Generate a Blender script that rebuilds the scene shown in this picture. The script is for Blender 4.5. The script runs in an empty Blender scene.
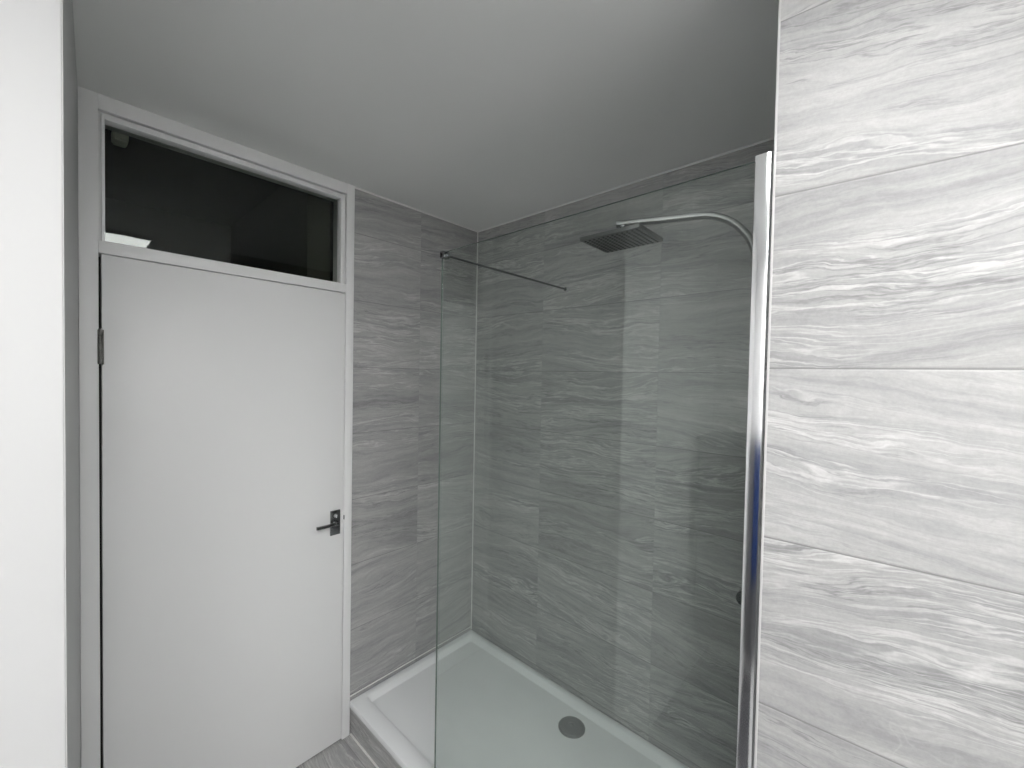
import bpy, bmesh, math
from mathutils import Vector, Matrix

scene = bpy.context.scene
COL = scene.collection
H = 2.4757            # ceiling height
ZT = 0.1526           # top of the shower tray rim
YF = -0.7508          # front edge of the tray

# ------------------------------------------------------------------ materials
class NT:
    def __init__(self, name):
        self.m = bpy.data.materials.new(name)
        self.m.use_nodes = True
        self.t = self.m.node_tree
        self.t.nodes.clear()
        self.out = self.t.nodes.new('ShaderNodeOutputMaterial')
    def n(self, kind, **kw):
        nd = self.t.nodes.new(kind)
        for k, v in kw.items():
            if k.startswith('i_'):
                key = k[2:]
                key = int(key) if key.isdigit() else key.replace('_', ' ')
                if isinstance(v, bpy.types.NodeSocket):
                    self.t.links.new(v, nd.inputs[key])
                else:
                    nd.inputs[key].default_value = v
            else:
                setattr(nd, k, v)
        return nd
    def link(self, a, b):
        self.t.links.new(a, b)
    def math(self, op, a, b=None, c=None, clamp=False):
        nd = self.t.nodes.new('ShaderNodeMath'); nd.operation = op; nd.use_clamp = clamp
        for i, v in enumerate((a, b, c)):
            if v is None: continue
            if isinstance(v, bpy.types.NodeSocket): self.t.links.new(v, nd.inputs[i])
            else: nd.inputs[i].default_value = v
        return nd.outputs[0]
    def mix(self, fac, a, b, blend='MIX'):
        nd = self.t.nodes.new('ShaderNodeMix'); nd.data_type = 'RGBA'; nd.blend_type = blend
        for idx, v in ((0, fac), (6, a), (7, b)):
            if isinstance(v, bpy.types.NodeSocket): self.t.links.new(v, nd.inputs[idx])
            else: nd.inputs[idx].default_value = v
        return nd.outputs[2]

def rgb(r, g=None, b=None):
    if g is None: g = b = r
    return (r, g, b, 1)

def simple(name, col, rough=0.5, metal=0.0, bump=0.0, bscale=60, spec=0.5, mottled=0.0):
    k = NT(name)
    p = k.n('ShaderNodeBsdfPrincipled', i_Roughness=rough, i_Metallic=metal)
    p.inputs['Specular IOR Level'].default_value = spec
    tc = k.n('ShaderNodeTexCoord')
    if mottled:
        nz = k.n('ShaderNodeTexNoise', i_Vector=tc.outputs['Object'], i_Scale=2.2, i_Detail=3.0)
        f = k.math('MULTIPLY', nz.outputs['Fac'], mottled)
        c = k.mix(f, rgb(*col), rgb(*[x * 0.8 for x in col]))
        k.link(c, p.inputs['Base Color'])
    else:
        p.inputs['Base Color'].default_value = rgb(*col)
    if bump:
        nz = k.n('ShaderNodeTexNoise', i_Vector=tc.outputs['Object'], i_Scale=bscale, i_Detail=4.0)
        bp = k.n('ShaderNodeBump', i_Strength=bump, i_Distance=0.002, i_Height=nz.outputs['Fac'])
        k.link(bp.outputs[0], p.inputs['Normal'])
    k.link(p.outputs[0], k.out.inputs[0])
    return k.m

def tile_mat(name, axis, u0, z0, tw=0.6, th=0.3, gain=1.0, rough=0.38, zaxis=2, seed=0.0):
    """grey veined stone-effect porcelain; joints every tw (along axis) and th (along zaxis)"""
    k = NT(name)
    tc = k.n('ShaderNodeTexCoord')
    s = k.n('ShaderNodeSeparateXYZ', i_0=tc.outputs['Object'])
    u = s.outputs[axis]; z = s.outputs[zaxis]
    uu = k.math('DIVIDE', k.math('SUBTRACT', u, u0), tw)
    zz = k.math('DIVIDE', k.math('SUBTRACT', z, z0), th)
    iu = k.math('FLOOR', uu); iz = k.math('FLOOR', zz)
    fu = k.math('FRACT', uu); fz = k.math('FRACT', zz)
    cell = k.n('ShaderNodeCombineXYZ', i_0=iu, i_1=iz, i_2=seed)
    wn = k.n('ShaderNodeTexWhiteNoise', noise_dimensions='3D', i_Vector=cell.outputs[0])
    r = k.n('ShaderNodeSeparateXYZ', i_0=wn.outputs['Color'])
    ru, rv, rw = r.outputs[0], r.outputs[1], r.outputs[2]
    # slope of the veins differs a little from tile to tile
    slope = k.math('MULTIPLY', k.math('SUBTRACT', rw, 0.5), 0.26)
    pu = k.math('ADD', u, k.math('MULTIPLY', ru, 23.0))
    pz = k.math('ADD', k.math('ADD', z, k.math('MULTIPLY', u, slope)), k.math('MULTIPLY', rv, 17.0))
    # broad undulation
    v0 = k.n('ShaderNodeCombineXYZ', i_0=k.math('MULTIPLY', pu, 1.0), i_1=k.math('MULTIPLY', pz, 2.4), i_2=seed)
    w1 = k.n('ShaderNodeTexNoise', i_Vector=v0.outputs[0], i_Scale=2.6, i_Detail=2.0, i_Roughness=0.45)
    warp = k.math('MULTIPLY', k.math('SUBTRACT', w1.outputs['Fac'], 0.5), 0.11)
    v1 = k.n('ShaderNodeCombineXYZ', i_0=k.math('MULTIPLY', pu, 1.0), i_1=k.math('MULTIPLY', pz, 3.0), i_2=4.0)
    w2 = k.n('ShaderNodeTexNoise', i_Vector=v1.outputs[0], i_Scale=14.0, i_Detail=3.0, i_Roughness=0.6)
    warp2 = k.math('MULTIPLY', k.math('SUBTRACT', w2.outputs['Fac'], 0.5), 0.016)
    pzw = k.math('ADD', k.math('ADD', pz, warp), warp2)
    def layer(su, sz, sc, det, rg, off):
        v = k.n('ShaderNodeCombineXYZ', i_0=k.math('MULTIPLY', pu, su * 0.72), i_1=k.math('MULTIPLY', pzw, sz), i_2=off)
        return k.n('ShaderNodeTexNoise', i_Vector=v.outputs[0], i_Scale=sc, i_Detail=det, i_Roughness=rg).outputs['Fac']
    bands = layer(1.0, 6.0, 1.9, 4.0, 0.55, 1.3)
    streak = layer(1.0, 11.0, 2.6, 7.0, 0.66, 7.7)
    thin = layer(1.0, 16.0, 4.5, 5.0, 0.7, 23.0)
    fine = layer(1.0, 2.5, 42.0, 4.0, 0.75, 3.1)
    def mr(v, a, b, c=0.0, d=1.0, it='SMOOTHSTEP'):
        return k.n('ShaderNodeMapRange', interpolation_type=it, i_0=v, i_1=a, i_2=b, i_3=c, i_4=d).outputs[0]
    val = k.math('ADD', k.math('ADD', k.math('MULTIPLY', mr(bands, 0.30, 0.68), 0.30), k.math('MULTIPLY', mr(streak, 0.38, 0.62), 0.34)),
                 k.math('ADD', k.math('MULTIPLY', mr(thin, 0.40, 0.60), 0.20), k.math('MULTIPLY', mr(fine, 0.35, 0.65), 0.16)))
    ramp = k.n('ShaderNodeValToRGB', i_0=val)
    e = ramp.color_ramp.elements
    g = gain
    e[0].position = 0.05; e[0].color = rgb(0.370*g, 0.374*g, 0.376*g)
    e[1].position = 0.95; e[1].color = rgb(0.640*g, 0.640*g, 0.632*g)
    e2 = e.new(0.40); e2.color = rgb(0.475*g, 0.478*g, 0.476*g)
    e3 = e.new(0.65); e3.color = rgb(0.545*g, 0.546*g, 0.540*g)
    base = ramp.outputs[0]
    def ridges(n, c, w): return k.math('SUBTRACT', 1.0, k.math('MULTIPLY', k.math('ABSOLUTE', k.math('SUBTRACT', n, c)), w), clamp=True)
    # bundles of pale veins, broken up along their length
    m1 = mr(layer(1.0, 5.0, 1.3, 2.0, 0.5, 19.0), 0.44, 0.60)
    grit = mr(layer(1.0, 2.0, 30.0, 3.0, 0.7, 27.0), 0.30, 0.60, 0.35, 1.0)
    for off, c, w in ((11.0, 0.50, 50.0), (61.0, 0.55, 64.0), (75.0, 0.44, 60.0), (95.0, 0.50, 80.0)):
        vn = layer(1.0, 12.0, 1.6, 4.0, 0.55, off)
        v = k.math('MULTIPLY', k.math('MULTIPLY', ridges(vn, c, w), m1), grit)
        base = k.mix(k.math('MULTIPLY', v, 0.85), base, rgb(0.80*g, 0.80*g, 0.79*g))
    # darker veins
    m2 = mr(layer(1.0, 5.0, 1.7, 3.0, 0.6, 41.0), 0.48, 0.62)
    for off, c in ((31.0, 0.47), (87.0, 0.53)):
        dn = layer(1.0, 12.0, 2.1, 5.0, 0.62, off)
        v = k.math('MULTIPLY', k.math('MULTIPLY', ridges(dn, c, 50.0), m2), grit)
        base = k.mix(k.math('MULTIPLY', v, 0.75), base, rgb(0.27*g, 0.275*g, 0.278*g))
    # a few hairline cracks that wander across the grain
    cv = k.n('ShaderNodeCombineXYZ', i_0=k.math('MULTIPLY', pu, 1.3), i_1=pz, i_2=53.0)
    cn = k.n('ShaderNodeTexNoise', i_Vector=cv.outputs[0], i_Scale=4.0, i_Detail=3.0, i_Roughness=0.6).outputs['Fac']
    cm = mr(k.n('ShaderNodeTexNoise', i_Vector=cv.outputs[0], i_Scale=7.0, i_Detail=1.0).outputs['Fac'], 0.64, 0.70)
    base = k.mix(k.math('MULTIPLY', k.math('MULTIPLY', ridges(cn, 0.5, 160.0), cm), 0.22), base, rgb(0.74*g))
    gr = k.n('ShaderNodeTexNoise', i_Vector=tc.outputs['Object'], i_Scale=170.0, i_Detail=3.0, i_Roughness=0.7).outputs['Fac']
    gm = mr(gr, 0.25, 0.75, 0.93, 1.07, 'LINEAR')
    base = k.mix(1.0, base, k.n('ShaderNodeCombineXYZ', i_0=gm, i_1=gm, i_2=gm).outputs[0], 'MULTIPLY')
    # tile to tile tone
    tone = k.math('ADD', 0.92, k.math('MULTIPLY', ru, 0.14))
    tn = k.n('ShaderNodeCombineXYZ', i_0=tone, i_1=tone, i_2=tone)
    base = k.mix(1.0, base, tn.outputs[0], 'MULTIPLY')
    # joints
    du = k.math('MULTIPLY', k.math('MINIMUM', fu, k.math('SUBTRACT', 1.0, fu)), tw)
    dz = k.math('MULTIPLY', k.math('MINIMUM', fz, k.math('SUBTRACT', 1.0, fz)), th)
    gz = k.n('ShaderNodeMapRange', i_0=dz, i_1=0.0007, i_2=0.0015, i_3=1.0, i_4=0.0).outputs[0]
    gu = k.n('ShaderNodeMapRange', i_0=du, i_1=0.0006, i_2=0.0014, i_3=1.0, i_4=0.0).outputs[0]
    base = k.mix(k.math('MULTIPLY', gz, 0.85), base, rgb(0.20))
    base = k.mix(k.math('MULTIPLY', gu, 0.45), base, rgb(0.34))
    d = k.math('MINIMUM', du, dz)
    hgt = k.n('ShaderNodeMapRange', i_0=d, i_1=0.0006, i_2=0.0032, i_3=0.0, i_4=1.0).outputs[0]
    hs = k.math('ADD', k.math('MULTIPLY', hgt, 1.0), k.math('MULTIPLY', streak, 0.05))
    bp = k.n('ShaderNodeBump', i_Strength=0.35, i_Distance=0.0015, i_Height=hs)
    p = k.n('ShaderNodeBsdfPrincipled', i_Roughness=rough)
    p.inputs['Specular IOR Level'].default_value = 0.35
    k.link(base, p.inputs['Base Color']); k.link(bp.outputs[0], p.inputs['Normal'])
    k.link(p.outputs[0], k.out.inputs[0])
    return k.m

def glass_mat(name, tint, ior=1.5):
    k = NT(name)
    geo = k.n('ShaderNodeNewGeometry')     # thin pane: the same reflectance from either side
    iv = k.n('ShaderNodeMix', i_0=geo.outputs['Backfacing'], i_2=ior, i_3=1.0 / ior)
    fr = k.n('ShaderNodeFresnel', i_IOR=iv.outputs[0])
    tr = k.n('ShaderNodeBsdfTransparent', i_Color=rgb(*tint))
    gl = k.n('ShaderNodeBsdfGlossy', i_Roughness=0.0, i_Color=rgb(0.93, 0.97, 0.95))
    mx = k.n('ShaderNodeMixShader', i_0=fr.outputs[0], i_1=tr.outputs[0], i_2=gl.outputs[0])
    k.link(mx.outputs[0], k.out.inputs[0])
    return k.m

def emit_mat(name, col, s):
    k = NT(name)
    e = k.n('ShaderNodeEmission', i_Color=rgb(*col), i_Strength=s)
    k.link(e.outputs[0], k.out.inputs[0])
    return k.m

M = {}
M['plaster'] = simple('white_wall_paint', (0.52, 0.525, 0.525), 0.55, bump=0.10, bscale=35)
M['bounce_plaster'] = simple('bounce_wall_paint', (0.83, 0.83, 0.83), 0.6, bump=0.10, bscale=35)  # lighter copy of the wall paint, to raise bounce and the chrome's reflection
M['trim'] = simple('grey_white_tile_trim', (0.50, 0.50, 0.50), 0.4)
M['ceiling'] = simple('ceiling_paint', (0.80, 0.81, 0.80), 0.7, bump=0.10, bscale=30, spec=0.3)
M['gloss'] = simple('white_satin_wood_paint', (0.80, 0.805, 0.805), 0.4, bump=0.05, bscale=14)
M['seal'] = simple('white_sealant', (0.78, 0.78, 0.77), 0.4)
M['tray'] = simple('white_tray_acrylic', (0.80, 0.82, 0.83), 0.22)
M['chrome'] = simple('polished_chrome', (0.86, 0.87, 0.88), 0.13, 1.0)
M['dark_chrome'] = simple('dark_chrome', (0.24, 0.245, 0.25), 0.2, 1.0)
M['brushed'] = simple('brushed_steel', (0.24, 0.245, 0.245), 0.38, 1.0)
M['waste'] = simple('grey_waste_cover', (0.34, 0.35, 0.355), 0.35, 0.7)
M['nozzle'] = simple('dark_rubber', (0.03, 0.035, 0.035), 0.6)
M['gap'] = simple('painted_gap_shade', (0.02, 0.02, 0.02), 0.9)  # shade of the door slits as a near-black colour
M['hinge'] = simple('old_hinge_metal', (0.16, 0.16, 0.15), 0.45, 0.8, bump=0.6, bscale=160)
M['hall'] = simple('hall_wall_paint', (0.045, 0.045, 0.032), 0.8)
M['hall_dark'] = simple('hall_painted_shade', (0.012, 0.012, 0.010), 0.85)  # near-black: the darkness of the unlit hall is put into the colour
M['hall_box'] = simple('cream_plastic', (0.85, 0.85, 0.68), 0.5)
M['glass'] = glass_mat('shower_glass', (0.945, 0.967, 0.954))
M['glass_edge'] = simple('glass_cut_edge', (0.11, 0.145, 0.13), 0.2, spec=0.6)
M['pane'] = glass_mat('clear_pane', (0.80, 0.82, 0.80), 1.43)
M['light'] = emit_mat('light_diffuser', (1.0, 0.988, 0.975), 10.0)
M['fill_light'] = emit_mat('fill_light_diffuser', (1.0, 0.988, 0.975), 21.5)  # for the two unseen panels added to brighten the room
M['mat'] = simple('dark_mat_pile', (0.05, 0.05, 0.055), 0.95, bump=1.0, bscale=250)
M['towel'] = simple('blue_towel_cotton', (0.008, 0.03, 0.13), 0.95, bump=1.0, bscale=220)
M['dark_wood'] = simple('grey_cabinet', (0.13, 0.13, 0.135), 0.4)
TG = 0.735
M['tile_back'] = tile_mat('tile_long_wall', 0, 0.49, 1.676, gain=TG, seed=2.0)
M['tile_west'] = tile_mat('tile_door_wall', 1, -0.39, 1.676, gain=TG, seed=5.0)
M['tile_near'] = tile_mat('tile_near_wall', 0, 0.36, 1.6755, gain=TG, seed=9.0)
M['tile_floor'] = tile_mat('tile_floor', 0, 0.3, -0.78, tw=0.6, th=0.3, zaxis=1, gain=TG, rough=0.35, seed=12.0)
M['tile_riser'] = tile_mat('tile_riser', 0, 0.47, -0.17, gain=TG, seed=15.0)

# ------------------------------------------------------------------ helpers
def box(bm, x0, x1, y0, y1, z0, z1, bev=0.0, seg=2):
    r = bmesh.ops.create_cube(bm, size=1.0)
    vs = r['verts']
    for v in vs:
        v.co = Vector(((x0 + x1) / 2 + v.co.x * (x1 - x0), (y0 + y1) / 2 + v.co.y * (y1 - y0), (z0 + z1) / 2 + v.co.z * (z1 - z0)))
    if bev:
        es = list({e for v in vs for e in v.link_edges})
        bmesh.ops.bevel(bm, geom=es, offset=bev, segments=seg, affect='EDGES', profile=0.5)

def lathe(bm, prof, c, axis='z', n=40):
    """prof = [(radius, height)]"""
    rings = []
    for r, h in prof:
        ring = []
        for i in range(n):
            a = 2 * math.pi * i / n
            x, y = r * math.cos(a), r * math.sin(a)
            if axis == 'z': co = (x, y, h)
            elif axis == 'x': co = (h, x, y)
            else: co = (x, h, y)
            ring.append(bm.verts.new(Vector(c) + Vector(co)))
        rings.append(ring)
    for a, b in zip(rings, rings[1:]):
        for i in range(n):
            bm.faces.new((a[i], a[(i + 1) % n], b[(i + 1) % n], b[i]))
    bm.faces.new(rings[0]); bm.faces.new(rings[-1][::-1])

def sweep(bm, pts, sect, side):
    """sweep a closed section [(a,b)] along pts; 'side' = constant side direction"""
    side = Vector(side).normalized()
    rings = []
    for i, p in enumerate(pts):
        p = Vector(p)
        t = (Vector(pts[min(i + 1, len(pts) - 1)]) - Vector(pts[max(i - 1, 0)])).normalized()
        up = side.cross(t).normalized()
        rings.append([bm.verts.new(p + side * a + up * b) for a, b in sect])
    n = len(sect)
    for a, b in zip(rings, rings[1:]):
        for i in range(n):
            bm.faces.new((a[i], a[(i + 1) % n], b[(i + 1) % n], b[i]))
    bm.faces.new(rings[0][::-1]); bm.faces.new(rings[-1])

def circ(r, n=16):
    return [(r * math.cos(2 * math.pi * i / n), r * math.sin(2 * math.pi * i / n)) for i in range(n)]

def rrect(w, h, r, n=4):
    out = []
    for cx, cy, a0 in ((w/2-r, h/2-r, 0), (-w/2+r, h/2-r, 90), (-w/2+r, -h/2+r, 180), (w/2-r, -h/2+r, 270)):
        for i in range(n + 1):
            a = math.radians(a0 + 90 * i / n)
            out.append((cx + r * math.cos(a), cy + r * math.sin(a)))
    return out

def obj(name, bm, mat, parent=None, smooth=False, mats=None):
    bmesh.ops.recalc_face_normals(bm, faces=bm.faces[:])
    me = bpy.data.meshes.new(name)
    bm.to_mesh(me); bm.free()
    for m in (mats or [mat]):
        me.materials.append(m)
    if smooth:
        for p in me.polygons: p.use_smooth = True
        me.set_sharp_from_angle(angle=math.radians(38))
    o = bpy.data.objects.new(name, me)
    COL.objects.link(o)
    if parent is not None:
        o.parent = parent
        o.matrix_parent_inverse = parent.matrix_basis.inverted()
    return o

def B(name, mat, dims, parent=None, bev=0.0, seg=2):
    bm = bmesh.new()
    for d in (dims if isinstance(dims, list) else [dims]):
        box(bm, *d, bev=bev, seg=seg)
    return obj(name, bm, mat, parent, smooth=bev > 0)

def struct(o):
    o['kind'] = 'structure'
    return o

def thing(name, label, cat, loc=(0, 0, 0)):
    o = bpy.data.objects.new(name, None)
    o.empty_display_size = 0.1
    o.location = loc
    COL.objects.link(o)
    o['label'] = label; o['category'] = cat
    return o

def tag(o, label, cat):
    o['label'] = label; o['category'] = cat
    return o

# ------------------------------------------------------------------ the room
XR, YR = 3.3, -3.0             # far side of the room behind the camera
YS = -1.6005                    # start of the alcove side wall
XS, YSE = 0.85, -1.6393         # its outer corner
struct(B('floor', M['tile_floor'], (-1.3, XR, YR, 0.0, -0.1, 0.0)))
struct(B('ceiling', M['ceiling'], (0.0, XR, YR, 0.0, H, H + 0.1)))
# long tiled wall behind the shower
struct(B('wall_back', M['tile_back'], (-0.12, 1.75, 0.0, 0.12, -0.1, H + 0.1)))
# tiled part of the door wall
struct(B('wall_door_side', M['tile_west'], (-0.12, 0.0, -0.7505, 0.0, 0.0, H)))
# near tiled wall that closes the end of the shower: a thick block, very slightly splayed
NX, NY, TH = 1.6297, -0.7983, 0.05515
bm = bmesh.new()
L = 1.75
fx, fy = NX + math.cos(TH) * L, NY + math.sin(TH) * L
pts = [(NX, NY), (fx, fy), (fx, 0.12), (NX, 0.12)]
bot = [bm.verts.new((x, y, -0.1)) for x, y in pts]; top = [bm.verts.new((x, y, H + 0.1)) for x, y in pts]
bm.faces.new(bot[::-1]); bm.faces.new(top)
for i in range(4): bm.faces.new((bot[i], bot[(i + 1) % 4], top[(i + 1) % 4], top[i]))
w = obj('wall_right', bm, M['tile_near'])
w.data.materials.append(M['tile_west'])
for p in w.data.polygons:
    if p.normal.x < -0.9: p.material_index = 1
struct(w)
# white tile trim down the outer corner of that wall
struct(B('trim_1', M['trim'], (NX - 0.0012, NX + 0.0025, NY - 0.0012, NY + 0.006, 0.0, H), bev=0.0005))
# white side wall of the door recess, then the wall facing the room
bm = bmesh.new()
pts = [(-0.12, YS), (0.0, YS), (XS, YSE), (XS, YR), (-0.12, YR)]
bot = [bm.verts.new((x, y, 0)) for x, y in pts]; top = [bm.verts.new((x, y, H)) for x, y in pts]
bm.faces.new(bot); bm.faces.new(top[::-1])
for i in range(5): bm.faces.new((bot[i], bot[(i + 1) % 5], top[(i + 1) % 5], top[i]))
bmesh.ops.bevel(bm, geom=[e for e in bm.edges if all(abs(v.co.x - XS) < 1e-4 and abs(v.co.y - YSE) < 1e-4 for v in e.verts)], offset=0.002, segments=3, affect='EDGES')
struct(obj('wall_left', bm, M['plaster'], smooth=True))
# walls behind and beside the camera
struct(B('wall_rear', M['bounce_plaster'], (XS, XR, YR - 0.1, YR, 0.0, H)))
struct(B('wall_far_right', M['bounce_plaster'], (XR, XR + 0.1, YR, -0.70, 0.0, H)))
# dark hall seen through the pane over the door
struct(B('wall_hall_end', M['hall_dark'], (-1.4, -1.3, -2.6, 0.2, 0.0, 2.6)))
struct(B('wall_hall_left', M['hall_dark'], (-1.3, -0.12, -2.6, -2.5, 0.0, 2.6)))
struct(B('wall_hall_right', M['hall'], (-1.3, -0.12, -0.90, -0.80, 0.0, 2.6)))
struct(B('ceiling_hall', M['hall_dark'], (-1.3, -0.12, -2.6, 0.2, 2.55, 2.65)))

# sealant lines
def seal(name, *d): return struct(B(name, M['seal'], d, bev=0.001))
seal('trim_2', 0.0, NX, -0.006, 0.0, H - 0.006, H)
seal('trim_3', 0.0, 0.006, -0.750, 0.0, H - 0.006, H)
seal('trim_4', 0.0, 0.0045, -0.0045, 0.0, ZT, H)
seal('trim_5', 0.0, 0.006, -0.747, 0.0, ZT + 0.017, ZT + 0.0205)

# ------------------------------------------------------------------ door, frame and pane above it
DY0, DY1, DZ = -1.5525, -0.7880, 1.9975
GZ0, GZ1 = 2.0385, 2.430
FX = 0.012
fr = B('door_frame', M['gloss'], [
    (-0.12, FX, YS, DY0 - 0.0065, 0.0, H),          # hinge side post
    (-0.12, FX, DY1 + 0.002, -0.7505, 0.0, H),        # latch side post
    (-0.12, FX, DY0 - 0.0065, DY1 + 0.002, GZ1, H),    # head
    (-0.12, FX, DY0 - 0.0065, DY1 + 0.002, DZ + 0.0035, GZ0)], bev=0.0012)
fr.name = 'trim_6'
struct(fr)
# door leaf, flush with the frame
door = struct(B('door_1', M['gloss'], (-0.036, FX - 0.001, DY0, DY1, 0.008, DZ), bev=0.0015))
# the stop rebate behind the leaf, its near-black colour painting shade into the slits
B('door_stop_shade', M['gap'], [(-0.052, -0.037, DY0 - 0.0064, DY0 + 0.012, 0.0, DZ),
                          (-0.052, -0.037, DY1 - 0.012, DY1 + 0.002, 0.0, DZ),
                          (-0.052, -0.037, DY0, DY1, DZ - 0.01, DZ + 0.003)], parent=fr)
# hinge knuckles
bm = bmesh.new()
hy = DY0 - 0.0032
for i in range(5):
    z0 = 1.664 + i * 0.0212
    lathe(bm, [(0.0050, 0.0), (0.0062, 0.001), (0.0062, 0.0192), (0.0050, 0.0202)], (FX + 0.005, hy, z0), n=16)
box(bm, FX - 0.002, FX + 0.0022, hy - 0.006, hy + 0.008, 1.664, 1.769, bev=0.0005)
lathe(bm, [(0.0018, -0.004), (0.0045, -0.001), (0.0045, 0.001), (0.003, 0.003)], (FX + 0.005, hy, 1.7705), n=16)
hg = obj('hinge', bm, M['hinge'], parent=door, smooth=True); hg['label'] = 'dark worn metal hinge'
# handle: backplate, lever, thumb turn
hp = B('door_handle', M['dark_chrome'], (FX - 0.001, FX + 0.007, -0.8490, -0.8060, 0.943, 1.050), parent=door, bev=0.0015)
hp['label'] = 'dark chrome lever handle on rectangular backplate'
bm = bmesh.new()
lathe(bm, [(0.0105, 0.0), (0.0105, 0.012), (0.0085, 0.016), (0.0085, 0.022)], (FX + 0.006, -0.8310, 0.999), axis='x', n=28)
sweep(bm, [(FX + 0.030, -0.8280, 0.999), (FX + 0.032, -0.850, 0.999), (FX + 0.033, -0.878, 0.999), (FX + 0.032, -0.903, 0.999), (FX + 0.030, -0.918, 0.999)],
      rrect(0.013, 0.011, 0.003), (0, 0, 1))
box(bm, FX + 0.022, FX + 0.037, -0.839, -0.823, 0.991, 1.007, bev=0.003)
obj('lever', bm, M['dark_chrome'], parent=hp, smooth=True)
bm = bmesh.new()
lathe(bm, [(0.0095, 0.0), (0.0095, 0.004), (0.008, 0.006)], (FX + 0.006, -0.8290, 1.028), axis='x', n=28)
box(bm, FX + 0.010, FX + 0.021, -0.8320, -0.8260, 1.0205, 1.0355, bev=0.002)
obj('thumb_turn', bm, M['chrome'], parent=hp, smooth=True)
# strike / latch mark on the frame edge
lt = B('latch_plate', M['dark_chrome'], (FX - 0.004, FX + 0.0012, DY1 - 0.0005, DY1 + 0.0032, 1.000, 1.018), parent=fr)
# pane over the door
win = thing('window_1', 'x', 'window')
del win['label'], win['category']
win['kind'] = 'structure'
WY0, WY1 = DY0 + 0.004, DY1 - 0.0045
def ring(bm, x0, x1, y0, y1, z0, z1, wl, wr, wb, wt, bev):
    box(bm, x0, x1, y0, y0 + wl, z0, z1, bev)
    box(bm, x0, x1, y1 - wr, y1, z0, z1, bev)
    box(bm, x0, x1, y0 + wl, y1 - wr, z0, z0 + wb, bev)
    box(bm, x0, x1, y0 + wl, y1 - wr, z1 - wt, z1, bev)
bm = bmesh.new()
# outer bead, set a touch behind the frame face, leaving a narrow shadow groove
box(bm, -0.06, FX - 0.018, DY0 - 0.0065, DY0 + 0.004, GZ0, GZ1)
box(bm, -0.06, FX - 0.018, DY1 - 0.006, DY1 + 0.003, GZ0, GZ1)
box(bm, -0.06, FX - 0.018, DY0 + 0.003, DY1 - 0.006, GZ1 - 0.008, GZ1)
obj('window_frame', bm, M['gloss'], parent=win)
bm = bmesh.new()
ring(bm, -0.028, FX - 0.001, DY0 + 0.0005, DY1 - 0.0050, GZ0 - 0.001, GZ1 - 0.008, 0.008, 0.017, 0.002, 0.017, 0.0012)
obj('glazing_bead', bm, M['gloss'], parent=win, smooth=True)
B('pane', M['pane'], (-0.033, -0.028, DY0 + 0.002, DY1 - 0.002, GZ0 - 0.001, GZ1 - 0.005), parent=win)
# small cream box on the hall ceiling
hb = thing('ceiling_junction_box', 'small cream box on dark hall ceiling seen through pane above door', 'junction box', (-0.40, -1.46, 2.55))
B('body', M['hall_box'], (-0.445, -0.375, -1.50, -1.455, 2.515, 2.55), parent=hb, bev=0.004)
B('cover', M['hall_box'], (-0.440, -0.380, -1.495, -1.460, 2.508, 2.5155), parent=hb, bev=0.002)

# ------------------------------------------------------------------ shower tray
TX1 = NX - 0.001
tr = thing('shower_tray', 'white rectangular low-profile shower tray against the grey tiled walls', 'shower tray', (0.8, -0.375, 0.1))
bm = bmesh.new()
def loop(x0, x1, y0, y1, z, r, n=6):
    vs = []
    for cx, cy, a0 in ((x1 - r, y1 - r, 0), (x0 + r, y1 - r, 90), (x0 + r, y0 + r, 180), (x1 - r, y0 + r, 270)):
        for i in range(n + 1):
            a = math.radians(a0 + 90 * i / n)
            vs.append(bm.verts.new((cx + r * math.cos(a), cy + r * math.sin(a), z)))
    return vs
def rect(dx0, dx1, dy0, dy1, z, r): return loop(0.002 + dx0, TX1 - dx1, YF + dy0, -0.002 - dy1, z, r)
fl = ZT - 0.026
loops = [rect(0, 0, 0, 0, ZT - 0.024, 0.008), rect(0, 0, 0, 0, ZT - 0.005, 0.008), rect(.0015, .0015, .0015, .0015, ZT - 0.0015, 0.008), rect(.005, .005, .005, .005, ZT, 0.009),
         rect(.030, .032, .068, .028, ZT, 0.016), rect(.034, .036, .0705, .032, ZT - 0.0015, 0.016),
         rect(.048, .050, .0745, .046, fl + 0.006, 0.02), rect(.054, .056, .0775, .052, fl + 0.001, 0.022), rect(.064, .066, .087, .062, fl, 0.022)]
DC = Vector((0.806, -0.141, fl))
n = len(loops[0])
for a, b in zip(loops, loops[1:]):
    for i in range(n): bm.faces.new((a[i], a[(i + 1) % n], b[(i + 1) % n], b[i]))
bm.faces.new(loops[0][::-1])
bm.faces.new(loops[-1])
obj('tray_body', bm, M['tray'], parent=tr, smooth=True)
bm = bmesh.new()
lathe(bm, [(0.058, 0.0), (0.058, 0.003), (0.056, 0.0045), (0.050, 0.005)], (DC.x, DC.y, fl), n=56)
dr = obj('waste_ring', bm, M['waste'], parent=tr, smooth=True)
bm = bmesh.new()
lathe(bm, [(0.049, 0.0), (0.049, 0.0065), (0.046, 0.009), (0.030, 0.0115), (0.016, 0.0125), (0.0145, 0.0105), (0.006, 0.0105), (0.004, 0.0125), (0.001, 0.013)], (DC.x, DC.y, fl), n=56)
wc = obj('waste_cover', bm, M['waste'], parent=tr, smooth=True); wc['label'] = 'round grey metal waste cover'
# tiled riser below the tray
struct(B('trim_7', M['tile_riser'], (0.0, NX, YF + 0.008, YF + 0.02, 0.0, ZT - 0.024)))
seal('trim_8', 0.012, NX, YF + 0.001, YF + 0.008, 0.0, 0.005)

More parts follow.
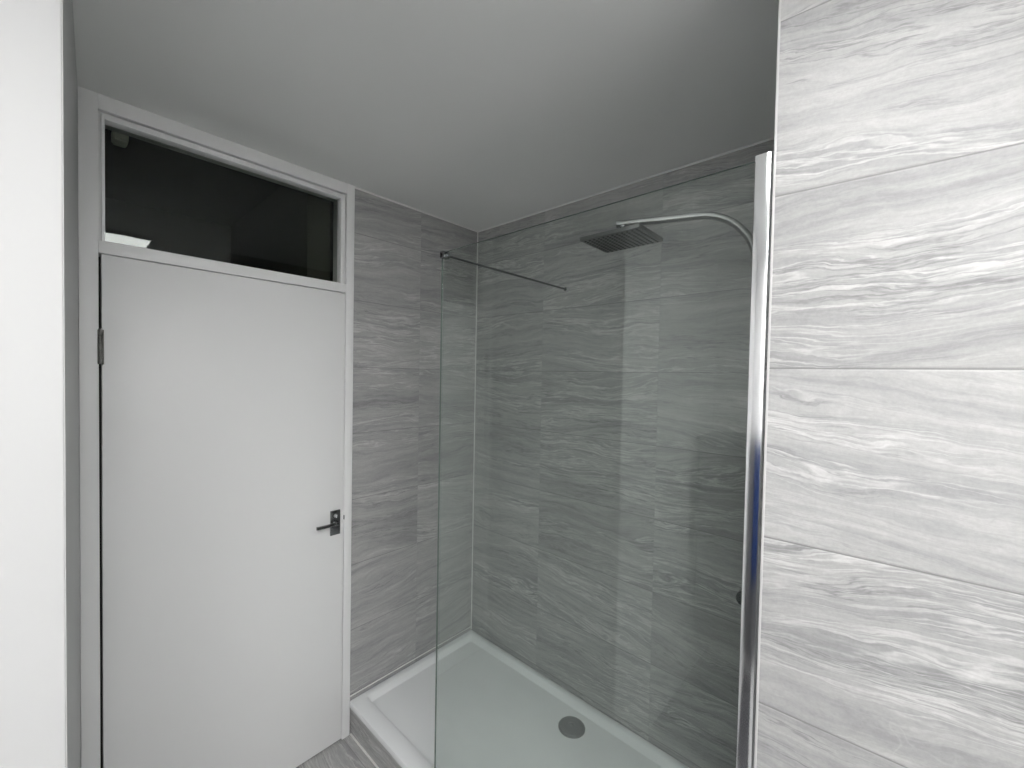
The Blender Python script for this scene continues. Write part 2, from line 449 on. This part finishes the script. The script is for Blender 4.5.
# ------------------------------------------------------------------ shower screen
GX0, GX1, GY, GZT = 0.6245, 1.600, -0.7385, 2.0740
sc = thing('shower_screen', 'fixed clear glass shower screen with chrome wall profile and stay bar', 'shower screen', (1.1, GY, ZT))
gp = B('glass_panel', M['glass'], (GX0, GX1, GY - 0.004, GY + 0.004, ZT + 0.002, GZT), parent=sc, bev=0.0006, seg=1)
gp.data.materials.append(M['glass_edge'])
for p in gp.data.polygons:
    p.use_smooth = False
    if abs(p.normal.y) < 0.5: p.material_index = 1
gp['label'] = 'clear glass panel with faint green tint'
# tall chrome profile on the end wall, rounded outer face
bm = bmesh.new()
sect = []
px0, px1 = 1.5885, NX - 0.0008
yb, yf = GY + 0.016, GY - 0.016
sect = [(px0, yb), (px0, yf + 0.003), (px0 + 0.0015, yf + 0.0008), (px0 + 0.006, yf)]
for i in range(9):
    a = math.radians(90 - 90 * i / 8)
    sect.append((px1 - 0.022 + 0.022 * math.cos(a), yf + 0.014 - 0.014 * math.sin(a)))
sect += [(px1, yb)]
a = [bm.verts.new((x, y, ZT + 0.001)) for x, y in sect]; b = [bm.verts.new((x, y, GZT + 0.004)) for x, y in sect]
m = len(sect)
for i in range(m): bm.faces.new((a[i], a[(i + 1) % m], b[(i + 1) % m], b[i]))
bm.faces.new(a[::-1]); bm.faces.new(b)
wp = obj('wall_profile', bm, M['chrome'], parent=sc, smooth=True); wp['label'] = 'tall polished chrome wall profile'
# stay bar
bx, bz = GX0 + 0.012, GZT - 0.010
bm = bmesh.new()
sweep(bm, [(bx, GY - 0.002, bz), (bx, -0.004, bz)], circ(0.0042, 20), (1, 0, 0))
bar = obj('stay_bar', bm, M['dark_chrome'], parent=sc, smooth=True); bar['label'] = 'thin chrome stay bar to the tiled wall'
bm = bmesh.new()
box(bm, bx - 0.011, bx + 0.011, GY - 0.013, GY + 0.015, bz - 0.012, bz + 0.012, bev=0.003)
obj('glass_clamp', bm, M['dark_chrome'], parent=bar, smooth=True)
bm = bmesh.new()
lathe(bm, [(0.0115, 0.0), (0.0115, -0.010), (0.0095, -0.013), (0.008, -0.020)], (bx, -0.0005, bz), axis='y', n=28)
obj('wall_flange', bm, M['chrome'], parent=bar, smooth=True)

# ------------------------------------------------------------------ shower: head, arm, riser, valve
sh = thing('shower', 'overhead rain shower with square head on a curved arm inside the glass enclosure', 'shower', (1.474, -0.203, 1.0))
D = Vector((math.cos(math.radians(22)), math.sin(math.radians(22)), 0)); S = Vector((-D.y, D.x, 0))
P0 = Vector((1.105, -0.352, 0)); ZA = 2.172; R = 0.1625; s0 = 0.235
pts = [P0 + D * -0.022 + Vector((0, 0, ZA)), P0 + D * 0.05 + Vector((0, 0, ZA)), P0 + D * 0.15 + Vector((0, 0, ZA))]
for i in range(17):
    t = math.radians(90 * i / 16)
    pts.append(P0 + D * (s0 + R * math.sin(t)) + Vector((0, 0, ZA - R + R * math.cos(t))))
RP = P0 + D * (s0 + R)
bm = bmesh.new()
sweep(bm, pts + [RP + Vector((0, 0, 1.9)), RP + Vector((0, 0, 1.04))], rrect(0.028, 0.017, 0.004), S)
arm = obj('shower_arm', bm, M['brushed'], parent=sh, smooth=True); arm['label'] = 'flat chrome arm curving down into the riser'
bm = bmesh.new()
lathe(bm, [(0.013, 2.168), (0.013, 2.160), (0.009, 2.157), (0.009, 2.146), (0.014, 2.143), (0.014, 2.128), (0.022, 2.125)], (P0.x, P0.y, 0), n=28)
obj('swivel_joint', bm, M['chrome'], parent=sh, smooth=True)
hx0, hx1, hy0, hy1, hz0, hz1 = 0.992, 1.207, -0.442, -0.262, 2.114, 2.127
bm = bmesh.new()
box(bm, hx0, hx1, hy0, hy1, hz0, hz1, bev=0.0015)
hd = obj('shower_head', bm, M['brushed'], parent=sh, smooth=True); hd['label'] = 'thin rectangular rain head'
bm = bmesh.new()
nx, ny = 12, 11
for i in range(nx):
    for j in range(ny):
        cx = hx0 + 0.014 + (hx1 - hx0 - 0.028) * i / (nx - 1); cy = hy0 + 0.014 + (hy1 - hy0 - 0.028) * j / (ny - 1)
        lathe(bm, [(0.0042, 0.0), (0.0036, -0.0015), (0.0018, -0.0035)], (cx, cy, hz0 + 0.0004), n=10)
nz = obj('spray_nozzles', bm, M['nozzle'], parent=hd); nz['label'] = 'dark rubber spray nozzles'
nz['kind'] = 'stuff'
# riser bracket and thermostatic bar valve on the end wall
bm = bmesh.new()
sweep(bm, [(RP.x, RP.y, 1.72), (NX, RP.y, 1.72)], circ(0.008), (0, 1, 0))
lathe(bm, [(0.022, 0.0), (0.022, -0.006), (0.012, -0.010)], (NX - 0.0005, RP.y, 1.72), axis='x', n=24)
obj('wall_bracket', bm, M['brushed'], parent=sh, smooth=True)
bm = bmesh.new()
sweep(bm, [(RP.x + 0.01, RP.y - 0.06, 1.0), (RP.x + 0.01, RP.y + 0.06, 1.0)], circ(0.021, 24), (1, 0, 0))
for yy in (-0.045, 0.045):
    sweep(bm, [(RP.x + 0.01, RP.y + yy, 1.0), (NX - 0.001, RP.y + yy, 1.0)], circ(0.013, 20), (0, 1, 0))
    lathe(bm, [(0.028, 0.0), (0.028, -0.006), (0.016, -0.012)], (NX - 0.0005, RP.y + yy, 1.0), axis='x', n=24)
sweep(bm, [(RP.x, RP.y, 1.045), (RP.x, RP.y, 1.01)], circ(0.011, 20), (1, 0, 0))
vb = obj('mixer_valve', bm, M['brushed'], parent=sh, smooth=True)
for sgn in (-1, 1):
    bm = bmesh.new()
    ys = RP.y + sgn * 0.052 + 0.012
    lathe(bm, [(0.018, 0.0), (0.020, sgn * 0.006), (0.020, sgn * 0.030), (0.017, sgn * 0.034)], (RP.x + 0.01, ys, 1.0), axis='y', n=20)
    obj('control_knob', bm, M['dark_chrome'], parent=vb, smooth=True)

# ------------------------------------------------------------------ ceiling light panels (the lamp reflected in the pane, then two added for fill)
def light_panel(x0, x1, y0, y1, label, mat):
    t = thing('ceiling_light', label, 'ceiling light', ((x0 + x1) / 2, (y0 + y1) / 2, H))
    t['group'] = 'ceiling light panels'
    bm = bmesh.new()
    for d in ((x0 - 0.012, x0, y0 - 0.012, y1 + 0.012), (x1, x1 + 0.012, y0 - 0.012, y1 + 0.012), (x0, x1, y0 - 0.012, y0), (x0, x1, y1, y1 + 0.012)):
        box(bm, *d, H - 0.024, H, 0.001)
    obj('light_frame', bm, M['gloss'], parent=t, smooth=True)
    B('diffuser', mat, (x0, x1, y0, y1, H - 0.021, H - 0.012), parent=t)
light_panel(1.61, 1.96, -1.84, -1.235, 'white ceiling light panel nearer the tiled wall, mirrored in the pane above the door', M['light'])
light_panel(2.05, 2.65, -2.75, -2.15, 'added square white fill light panel farther back towards the rear wall', M['fill_light'])
light_panel(2.60, 3.20, -2.02, -1.42, 'added square white fill light panel beside the far right wall', M['fill_light'])

# ------------------------------------------------------------------ behind the camera: dark stand-ins added to be mirrored in the chrome
tw = thing('stand_in_towel', 'dark blue towel hanging over the front of a grey cabinet, added for its reflection in the chrome profile', 'towel', (1.59, YR + 0.455, 1.30))
bm = bmesh.new()
nu, nv = 24, 12
grid = []
for side_ in (0, 1):
    for j in range(nv + 1):
        zz = (0.50 + (1.30 - 0.50) * j / nv) if side_ == 0 else (1.30 - (0.50) * j / nv)
        row = []
        for i in range(nu + 1):
            xx = 1.24 + 0.70 * i / nu
            f = 0.006 * math.sin(i * 0.9 + side_)
            row.append(bm.verts.new((xx, YR + (0.470 if side_ == 0 else 0.440) + f * (1 - j / nv if side_ == 0 else j / nv), zz)))
        grid.append(row)
for r0, r1 in zip(grid, grid[1:]):
    for i in range(nu): bm.faces.new((r0[i], r0[i + 1], r1[i + 1], r1[i]))
tc = obj('towel_cloth', bm, M['towel'], parent=tw, smooth=True)
md = tc.modifiers.new('s', 'SOLIDIFY'); md.thickness = 0.006

cb = thing('cabinet', 'low grey cabinet with two doors against the rear wall, added for its reflection in the chrome profile', 'cabinet', (1.8, YR + 0.2, 0))
B('carcass', M['dark_wood'], [(0.90, 2.90, YR + 0.002, YR + 0.41, 0.0, 1.26), (0.88, 2.92, YR + 0.001, YR + 0.43, 1.26, 1.285)], parent=cb, bev=0.003)
for x0 in (0.90, 1.90):
    d = B('door', M['dark_wood'], (x0 + 0.003, x0 + 0.997, YR + 0.411, YR + 0.429, 0.08, 1.25), parent=cb, bev=0.002)
    B('handle', M['brushed'], (x0 + 0.93, x0 + 0.945, YR + 0.429, YR + 0.45, 0.60, 0.75), parent=d, bev=0.003)

mat = thing('stand_in_mat', 'dark grey bath mat on the floor behind the camera, added for its reflection in the chrome profile', 'bath mat', (1.35, -2.05, 0.0))
mb = B('mat_pad', M['mat'], (1.0, 1.6, -2.5, -1.72, 0.0005, 0.018), parent=mat, bev=0.008)

# ------------------------------------------------------------------ world, camera, view
wd = bpy.data.worlds.new('World'); scene.world = wd
wd.use_nodes = True
wd.node_tree.nodes['Background'].inputs[0].default_value = (0.02, 0.02, 0.02, 1)
wd.node_tree.nodes['Background'].inputs[1].default_value = 0.0

cam = bpy.data.cameras.new('camera'); co = bpy.data.objects.new('camera', cam); COL.objects.link(co)
Rv = Vector((0.73820032, 0.67432678, 0.01853875)); Uv = Vector((-0.02913736, 0.00441701, 0.99956566)); Fv = Vector((-0.67395201, 0.73841986, -0.02290874))
mt = Matrix((Rv, Uv, -Fv)).transposed().to_4x4()
mt.translation = Vector((1.7947816, -1.65002468, 1.65634816))
co.matrix_world = mt
cam.sensor_fit = 'HORIZONTAL'; cam.sensor_width = 36.0; cam.lens = 417.7655 / 1024 * 36.0
cam.clip_start = 0.02
scene.camera = co

scene.view_settings.view_transform = 'Standard'
scene.view_settings.look = 'None'
scene.view_settings.exposure = 0.36
scene.view_settings.gamma = 1.0
scene.view_settings.use_curve_mapping = False
scene.cycles.max_bounces = 14
scene.cycles.transparent_max_bounces = 16
